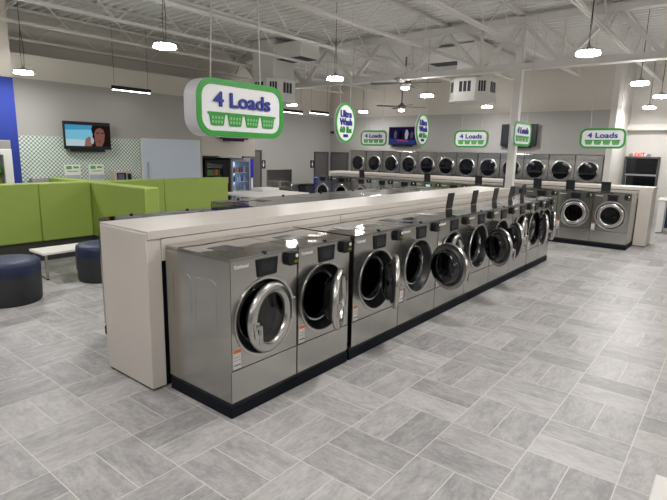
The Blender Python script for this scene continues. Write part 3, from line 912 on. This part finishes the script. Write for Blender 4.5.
# ================================================================== TELEVISIONS
def tv(loc, rz, w, h, label, pic):
    t = thing('television', label, 'television', loc, rz)
    MB().box(-w/2, w/2, -0.04, 0.03, -h/2, h/2).build('casing', M['black'], t, bevel=0.008)
    MB().box(-0.2, 0.2, 0.03, 0.10, -0.15, 0.15).box(-w*0.36, w*0.36, -0.02, 0.06, -h/2-0.06, -h/2).build('wall_bracket', M['black'], t)
    sw, sh = w-0.05, h-0.16 if pic == 'woman' else h-0.06
    s = MB(); mats = []
    def poly(pts, mat, lay):
        mats.append(mat)
        s.prism([((a-0.5)*sw, (b-0.5)*sh) for a, b in pts], -0.0415-0.0006*lay, -0.0405, 'xz', len(mats)-1)
    R4 = [(0, 0), (1, 0), (1, 1), (0, 1)]
    if pic == 'woman':
        poly(R4, emit('tv_sky', rgb(120, 190, 215), 0.85), 0)
        poly([(0, 0.75), (0.6, 0.8), (0.6, 1), (0, 1)], emit('tv_sky_deep', rgb(70, 155, 195), 0.8), 1)
        poly([(0, 0), (0.6, 0), (0.6, 0.28), (0, 0.33)], emit('tv_sand', rgb(182, 205, 212), 0.85), 1)
        poly([(0.52, 0), (1, 0), (1, 1), (0.60, 1), (0.57, 0.8), (0.60, 0.55), (0.56, 0.3)], emit('tv_hair', rgb(44, 30, 30), 0.5), 2)
        poly([(0.66, 0.0), (0.80, 0.0), (0.86, 0.25), (0.88, 0.6), (0.85, 0.82), (0.77, 0.90), (0.68, 0.82), (0.635, 0.6), (0.645, 0.25)], emit('tv_skin', rgb(150, 104, 92), 0.55), 3)
        poly([(0.40, 0.0), (0.56, 0.0), (0.60, 0.2), (0.58, 0.42), (0.50, 0.45), (0.43, 0.33)], emit('tv_hand', rgb(166, 122, 112), 0.6), 3)
        poly([(0.545, 0.15), (0.60, 0.10), (0.625, 0.3), (0.58, 0.48), (0.555, 0.46)], emit('tv_phone', rgb(196, 196, 205), 0.7), 4)
        poly([(0.68, 0.63), (0.75, 0.61), (0.745, 0.66), (0.69, 0.68)], emit('tv_eye', rgb(52, 34, 34), 0.5), 4)
        poly([(0.79, 0.61), (0.86, 0.63), (0.85, 0.68), (0.795, 0.66)], emit('tv_eye', rgb(52, 34, 34), 0.5), 4)
        poly([(0.68, 0.23), (0.74, 0.20), (0.79, 0.23), (0.74, 0.29)], emit('tv_lips', rgb(132, 70, 72), 0.55), 4)
        poly([(0.71, 0.38), (0.765, 0.37), (0.765, 0.60), (0.745, 0.60)], emit('tv_nose', rgb(150, 100, 90), 0.6), 4)
    elif pic == 'show':
        poly(R4, emit('tv_stage', rgb(34, 28, 62), 0.6), 0)
        poly([(0, 0), (1, 0), (1, 0.25), (0, 0.34)], emit('tv_stage_floor', rgb(48, 64, 124), 0.7), 1)
        poly([(0.3, 0.18), (0.72, 0.14), (0.72, 0.22), (0.3, 0.28)], emit('tv_red_stripe', rgb(168, 58, 84), 0.7), 2)
        poly([(0.62, 0.3), (0.70, 0.3), (0.74, 0.62), (0.70, 0.86), (0.64, 0.86), (0.60, 0.6)], emit('tv_pale_figure', rgb(176, 170, 186), 0.7), 3)
        poly([(0.40, 0.3), (0.48, 0.3), (0.50, 0.62), (0.46, 0.82), (0.41, 0.82), (0.38, 0.6)], emit('tv_dark_figure', rgb(18, 16, 30), 0.5), 3)
        poly([(0.2, 0.35), (0.28, 0.35), (0.30, 0.7), (0.24, 0.85), (0.18, 0.65)], emit('tv_grey_figure', rgb(96, 92, 118), 0.6), 3)
        poly([(0.82, 0.35), (0.90, 0.35), (0.92, 0.66), (0.86, 0.78), (0.80, 0.62)], emit('tv_grey_figure', rgb(86, 82, 108), 0.6), 3)
    elif pic == 'strip':
        poly(R4, emit('tv_blue_show', rgb(58, 66, 160), 0.8), 0)
        poly([(0, 0), (1, 0), (1, 0.12), (0, 0.12)], emit('tv_show_ticker', rgb(120, 60, 110), 0.8), 1)
    else:
        poly(R4, M['screen_off'], 0)
    s.build('screen', mats, t, smooth=0)
    return t
tv((3.645, 9.86, 2.465), 0, 1.14, 0.66, 'black wall television showing a woman on the telephone', 'woman')
tv((15.39, 7.97, 2.89), -PI/2, 1.27, 0.71, 'lit wall television with a blue stage show on the far wall', 'show')
tv((15.39, 3.33, 2.91), -PI/2, 1.22, 0.74, 'switched-off black television on the far wall behind the column', 'off')
tv((8.28, 9.85, 2.855), 0, 1.12, 0.66, 'television mostly hidden behind the nearest 4 Loads sign', 'strip')

# ================================================================== LEFT SEATING AREA
def cushion_panel(name, x0, x1, y0, y1, z0, z1, parent):
    return MB().box(x0, x1, y0, y1, z0, z1).build(name, M['green_fabric'], parent, bevel=0.025, seg=3)
t = thing('booth_partition', 'lime green upholstered cross-shaped booth partition on dark base', 'partition', (2.45, 7.5, 0))
cushion_panel('back_panel', -6.0, -0.94, 0.0, 0.34, 0.39, 1.50, t)
cushion_panel('back_panel', -0.935, 0.05, 0.0, 0.34, 0.39, 1.50, t)
cushion_panel('back_panel', 0.34, 1.75, 0.0, 0.34, 0.39, 1.50, t)
cushion_panel('back_panel', 1.755, 3.62, 0.0, 0.34, 0.39, 1.50, t)
cushion_panel('wing_panel', 0.055, 0.335, -2.02, 0.34, 0.39, 1.50, t)
cushion_panel('wing_panel', 0.055, 0.335, 0.345, 2.0, 0.39, 1.50, t)
MB().box(-5.9, 3.5, 0.06, 0.28, 0.0, 0.39).box(0.10, 0.29, -1.92, 1.9, 0.0, 0.39).build('base', M['dark_base'], t, smooth=0)
def ottoman(x, y, label, r=0.42, h=0.62):
    t = thing('tub_stool', label, 'stool', (x, y, 0), 0, 'tub stools by the low table')
    MB().lathe([(0, 0.0), (r*0.95, 0.0), (r*0.98, 0.03), (r, 0.20), (r, 0.415), (0, 0.415)], seg=44).build('skirt', M['charcoal'], t)
    MB().lathe([(r*1.0, 0.417), (r*1.012, 0.43), (r*1.012, 0.545), (r*0.99, 0.585), (r*0.93, 0.605), (r*0.6, 0.615), (0, 0.617)], seg=44).build('seat_cushion', M['navy'], t, smooth=60)
    return t
ottoman(0.10, 5.16, 'navy and charcoal tub stool at the left picture edge')
ottoman(1.66, 5.46, 'navy and charcoal tub stool partly hidden by the white end panel')
t = thing('low_table', 'low white table on slim metal legs between the tub stools', 'table', (1.30, 6.28, 0))
MB().box(-0.42, 0.44, -0.36, 0.20, 0.43, 0.47).build('tabletop', M['white_top'], t, bevel=0.006)
for sx in (-0.36, 0.34):
    MB().box(sx-0.02, sx+0.02, -0.33, -0.29, 0, 0.43).box(sx-0.02, sx+0.02, 0.13, 0.17, 0, 0.43).box(sx-0.02, sx+0.02, -0.33, 0.17, 0.0, 0.03).build('leg_frame', M['chrome'], t, bevel=0.003)

# soap vending machine against the blue wall
t = thing('soap_vending_machine', 'white framed vending machine of soap and bleach at the blue wall', 'vending machine', (1.20, 9.28, 0))
MB().box(-0.45, -0.40, -0.3, 0.3, 0, 2.12).box(0.27, 0.43, -0.3, 0.3, 0, 2.12).box(-0.40, 0.27, -0.3, 0.3, 2.0, 2.12).box(-0.40, 0.27, -0.3, 0.3, 0, 0.6).build('frame', M['white_plastic'], t, bevel=0.01)
MB().box(-0.40, 0.27, 0.2, 0.29, 0.6, 2.0).build('back_panel', M['black'], t)
for z in (1.28, 1.62, 0.95):
    MB().box(-0.40, 0.27, -0.25, 0.2, z, z+0.02).build('shelf', M['black'], t)
MB().box(-0.40, 0.27, -0.285, -0.278, 0.6, 2.0).build('window_pane', M['clear'], t)
MB().box(-0.45, 0.43, -0.28, 0.3, 2.12, 2.30).build('top_box', M['housing'], t, bevel=0.01)
def bottle(name, x, y, z, h, r, mat, label, cat, group):
    o = MB().lathe([(0, 0), (r, 0), (r, h*0.6), (r*0.45, h*0.78), (r*0.4, h), (0, h)], seg=10).build(name, mat, None, loc=(x, y, z))
    return tag(o, label, cat, group)
cols = ['green', 'blue', 'white', 'blue', 'green']
for k in range(5):
    bottle('detergent_bottle', 0.89+0.13*k, 9.12, 1.64, 0.25, 0.05, M['pack_'+cols[k]], '%s detergent bottle on the upper shelf of the soap machine, %s from left' % (cols[k], ORD[k]), 'bottle', 'detergent bottles in the soap machine')
for k in range(5):
    bottle('bleach_box', 0.89+0.13*k, 9.12, 1.30, 0.22, 0.058, M['pack_yellow'], 'yellow soap packet on the lower shelf of the soap machine, %s from left' % ORD[k], 'packet', 'yellow packets in the soap machine')

# notices, kiosk and low unit along the tiled wall
for k, x in enumerate((3.27, 3.86)):
    t = thing('wall_notice', ['white notice with green print, left of two under the television', 'white notice with green print, right of two under the television'][k], 'notice', (x, 9.975, 1.36), 0, 'notices on the tiled wall')
    MB().box(-0.19, 0.19, -0.012, 0.008, 0.0, 0.40).build('sheet', M['paper'], t)
    MB().box(-0.15, -0.02, -0.0145, -0.011, 0.29, 0.37).box(0.02, 0.15, -0.0145, -0.011, 0.31, 0.36).box(-0.13, 0.13, -0.0145, -0.011, 0.23, 0.25).build('green_print', M['paper_green'], t)
    MB().box(-0.18, 0.18, -0.0145, -0.011, 0.02, 0.15).build('grey_print', M['paper_grey'], t)
t = thing('payment_kiosk', 'beige wall payment kiosk with small dark screen beside the frosted panel', 'kiosk', (4.47, 9.85, 0.85))
MB().box(-0.24, 0.24, -0.10, 0.14, 0, 0.75).build('cabinet', M['kiosk'], t, bevel=0.012)
MB().box(-0.19, 0.06, -0.112, -0.098, 0.42, 0.70).build('bezel', M['black'], t)
MB().box(-0.16, 0.0, -0.116, -0.11, 0.45, 0.67).build('screen', emit('kiosk_screen', rgb(120, 124, 150), 0.35), t)
MB().box(0.10, 0.20, -0.125, -0.098, 0.46, 0.68).build('card_slot', M['black'], t, bevel=0.006)
t = thing('wall_box', 'low grey metal box on the tiled wall above the green partition', 'box', (2.46, 9.88, 1.15))
MB().box(-0.19, 0.19, -0.10, 0.10, 0, 0.31).build('case', M['housing'], t, bevel=0.01)
MB().box(-0.05, 0.05, -0.115, -0.10, 0.12, 0.2).build('latch', M['black'], t)

# ================================================================== ALCOVE: vending machines
t = thing('snack_vending_machine', 'black snack vending machine on the left in the alcove', 'vending machine', (8.13, 10.95, 0))
MB().box(-0.5, -0.42, -0.45, 0.4, 0, 1.88).box(0.22, 0.5, -0.45, 0.4, 0, 1.88).box(-0.42, 0.22, -0.45, 0.4, 1.78, 1.88).box(-0.42, 0.22, -0.45, 0.4, 0, 0.5).box(-0.42, 0.22, 0.3, 0.4, 0.5, 1.78).build('cabinet', M['black'], t, bevel=0.01)
for z in (0.75, 1.08, 1.36, 1.62):
    MB().box(-0.42, 0.22, -0.38, 0.3, z, z+0.015).build('shelf', M['housing'], t)
MB().box(-0.42, 0.22, -0.44, -0.435, 0.5, 1.78).build('window_pane', M['clear'], t)
MB().box(0.29, 0.43, -0.46, -0.445, 1.1, 1.3).build('keypad', M['housing'], t)
cl = ['yellow', 'green', 'grey', 'orange', 'yellow', 'amber']
for r_, z in enumerate((1.38, 1.10)):
    for k in range(6):
        o = MB().prism([(-0.04, 0), (0.04, 0), (0.045, 0.08), (0.04, 0.17), (-0.04, 0.17), (-0.045, 0.08)], -0.03, 0.03).build('snack_bag', M['pack_'+cl[(k+2*r_) % 6]], None, loc=(7.77+0.103*k, 10.66, z))
        tag(o, '%s snack bag, %s along the %s shelf of the snack machine' % (cl[(k+2*r_) % 6], ORD[k], ('upper', 'lower')[r_]), 'snack', 'snack bags in the snack machine')
t = thing('drink_cooler', 'lit drink vending machine with glowing shelves in the alcove', 'vending machine', (9.10, 10.85, 0))
MB().box(-0.46, -0.38, -0.42, 0.42, 0, 1.92).box(0.32, 0.38, -0.42, 0.42, 0, 1.92).box(-0.38, 0.32, -0.42, 0.42, 1.80, 1.92).box(-0.38, 0.32, -0.42, 0.42, 0, 0.35).box(-0.38, 0.32, 0.34, 0.42, 0.35, 1.8).build('cabinet', M['housing'], t, bevel=0.01)
MB().box(-0.37, 0.31, 0.325, 0.335, 0.36, 1.79).build('back_light', M['cooler_light'], t)
for z in (0.50, 0.82, 1.12, 1.42):
    MB().box(-0.38, 0.32, -0.36, 0.32, z, z+0.02).build('shelf', M['white_plastic'], t)
MB().box(-0.38, 0.32, -0.41, -0.405, 0.35, 1.80).build('window_pane', M['clear'], t)
MB().box(0.38, 0.56, -0.38, 0.42, 0, 1.90).build('side_panel', M['cooler_blue'], t, bevel=0.01)
MB().box(0.43, 0.52, -0.395, -0.375, 0.9, 1.25).build('coin_panel', M['white_plastic'], t)
rowc = [['green', 'red', 'yellow', 'red', 'red', 'white'], ['white', 'blue', 'white', 'white', 'blue', 'white'], ['grey', 'white', 'grey', 'amber', 'grey', 'white'], ['white', 'grey', 'white', 'white', 'grey', 'grey']]
for r_, z in enumerate((1.44, 1.14, 0.84, 0.52)):
    for k in range(6):
        bottle('drink_bottle', 8.78+0.114*k, 10.60, z, 0.22, 0.036, M['pack_'+rowc[r_][k]], '%s drink bottle, %s from left on the %s shelf of the lit cooler' % (rowc[r_][k], ORD[k], ('top', 'second', 'third', 'lowest')[r_]), 'bottle', 'drink bottles in the lit cooler')

# folding table with box seen past the green partition
t = thing('folding_table', 'white folding table near the alcove with a flat white box on it', 'table', (8.9, 8.35, 0))
MB().box(-1.85, 0.35, -0.85, 0.8, 0.90, 0.95).build('tabletop', M['white_top'], t, bevel=0.008)
for sx in (-1.7, 0.22):
    for sy in (-0.7, 0.65):
        MB().box(sx-0.03, sx+0.03, sy-0.03, sy+0.03, 0, 0.90).build('leg', M['housing'], t)
o = MB().prism([(-0.36, -0.26), (0.36, -0.26), (0.36, 0.26), (-0.36, 0.26)], 0, 0.10, 'xy').build('flat_box', M['white_plastic'], None, bevel=0.01, loc=(8.62, 8.80, 0.951))
tag(o, 'flat white box lying on the white folding table', 'box')

# drinking fountain, bin, plates on the rear wall
t = thing('drinking_fountain', 'stainless double drinking fountain with back plate on rear wall', 'drinking fountain', (12.25, 11.795, 0))
MB().box(-0.70, 0.72, -0.03, 0.0, 0.5, 1.45).build('back_plate', M['steel'], t, bevel=0.004)
for sx, z in ((-0.12, 1.0), (0.50, 0.86)):
    b = MB().prism([(sx-0.24, z-0.22), (sx+0.24, z-0.22), (sx+0.27, z), (sx-0.27, z)], -0.46, -0.03).build('basin', M['steel_panel'], t, bevel=0.02)
    MB().tube([(sx, -0.2, z), (sx, -0.2, z+0.07), (sx, -0.26, z+0.09)], 0.014, 8).build('spout', M['chrome'], b)
    MB().box(sx-0.26, sx+0.26, -0.45, -0.04, z, z+0.012).build('basin_rim', M['chrome'], b, bevel=0.004)
t = thing('waste_bin', 'dark waste bin by the rear wall right of the drinking fountain', 'bin', (13.45, 11.3, 0))
MB().box(-0.34, 0.34, -0.25, 0.25, 0, 0.80).build('bin_body', M['charcoal'], t, bevel=0.05, seg=3)
MB().box(-0.36, 0.36, -0.27, 0.27, 0.80, 0.86).build('bin_lid', M['black'], t, bevel=0.02)
for x, lb in ((11.37, 'black door plate with white mark left of the drinking fountain'), (14.27, 'black door plate with white mark beside the rear corner door')):
    t = thing('door_plate', lb, 'door plate', (x, 11.79, 1.5), 0, 'black plates beside the rear doors')
    MB().box(-0.11, 0.11, -0.015, 0.01, 0, 0.32).build('plate', M['black'], t, bevel=0.004)
    MB().lathe([(0, -0.019), (0.026, -0.019), (0.026, -0.014)], (0.0, 0, 0.25), 'y', 14).prism([(-0.045, 0.2), (0.045, 0.2), (0.03, 0.11), (0.012, 0.06), (-0.012, 0.06), (-0.03, 0.11)], -0.019, -0.014).build('white_mark', M['white_plastic'], t)
t = thing('security_camera', 'small dark security camera on the far wall near the corner', 'camera', (15.5, 11.55, 3.05))
MB().box(-0.06, 0.0, -0.05, 0.05, -0.05, 0.05).build('mount', M['white_plastic'], t, bevel=0.008)
MB().lathe([(0, 0.0), (0.05, 0.0), (0.055, -0.14), (0, -0.15)], (-0.08, 0, 0), 'x', 16).build('lens_housing', M['black'], t)

# ================================================================== RIGHT RECESS
t = thing('entrance_door', 'dark night glass entrance door under the exit sign', 'glass door', (17.85, -0.12, 0), -PI/2)
MB().box(-0.52, -0.46, -0.05, 0.03, 0, 2.27).box(0.46, 0.52, -0.05, 0.03, 0, 2.27).box(-0.52, 0.52, -0.05, 0.03, 2.21, 2.27).box(-0.46, 0.46, -0.05, 0.03, 0, 0.1).build('frame', M['door_frame'], t, bevel=0.004)
MB().box(-0.46, 0.46, -0.01, 0.01, 0.1, 2.21).build('pane', M['dark_glass'], t)
MB().box(-0.46, 0.46, -0.045, -0.012, 1.62, 1.68).build('rail', M['housing'], t, bevel=0.004)
MB().tube([(-0.42, -0.06, 0.8), (-0.42, -0.06, 1.6)], 0.015).build('pull_handle', M['chrome'], t)
t = thing('exit_sign', 'red lit exit sign above the dark glass door', 'exit sign', (17.87, -0.02, 2.34), -PI/2)
MB().box(-0.20, 0.20, -0.03, 0.02, -0.09, 0.09).build('housing', M['white_plastic'], t, bevel=0.006)
text_mesh('lettering', 'EXIT', M['exit_red'], t, 0.30, 0.12, 0.006, 0.03, (0, -0.031, 0.0))
for s in (-1, 1):
    MB().lathe([(0, -0.06), (0.05, -0.06), (0.06, -0.01), (0.03, 0.0)], (s*0.27, 0, -0.02), 'y', 16).box(s*0.2-0.05, s*0.2+0.05, -0.02, 0.0, -0.05, -0.02).build('emergency_lamp', M['housing'], t)
t = thing('grey_locker', 'tall grey metal cabinet left of the dark glass door', 'cabinet', (17.55, 0.0-0.02, 0), -PI/2) if False else None
t = thing('white_bin', 'narrow white slope-topped bin beyond the far counter at right', 'bin', (15.75, -1.10, 0))
MB().box(-0.26, 0.26, -0.09, 0.09, 0.02, 0.98).build('bin_body', M['white_plastic'], t, bevel=0.012)
MB().prism([(-0.29, 0.98), (0.29, 0.98), (0.29, 1.05), (-0.29, 1.01)], -0.12, 0.12).build('bin_lid', M['white_plastic'], t, bevel=0.008)
MB().box(-0.22, 0.22, -0.07, 0.07, 0, 0.03).build('foot', M['black'], t)
t = thing('navy_bin', 'dark navy waste bin at the right picture edge', 'bin', (17.25, -1.42, 0))
MB().box(-0.3, 0.3, -0.38, 0.38, 0, 0.70).build('bin_body', M['navy'], t, bevel=0.04, seg=3)
MB().box(-0.31, 0.31, -0.39, 0.39, 0.70, 0.75).build('bin_lid', M['charcoal'], t, bevel=0.015)
# white table corner at the lower right
t = thing('white_table', 'white table whose corner shows at the lower right of the picture', 'table', (-0.08, -2.72, 0))
MB().box(-1.6, 0.0, -0.75, 0.0, 0.86, 0.90).build('tabletop', M['white_top'], t, bevel=0.004)
for sx in (-1.5, -0.1):
    for sy in (-0.65, -0.1):
        MB().box(sx-0.025, sx+0.025, sy-0.025, sy+0.025, 0, 0.86).build('leg', M['housing'], t)
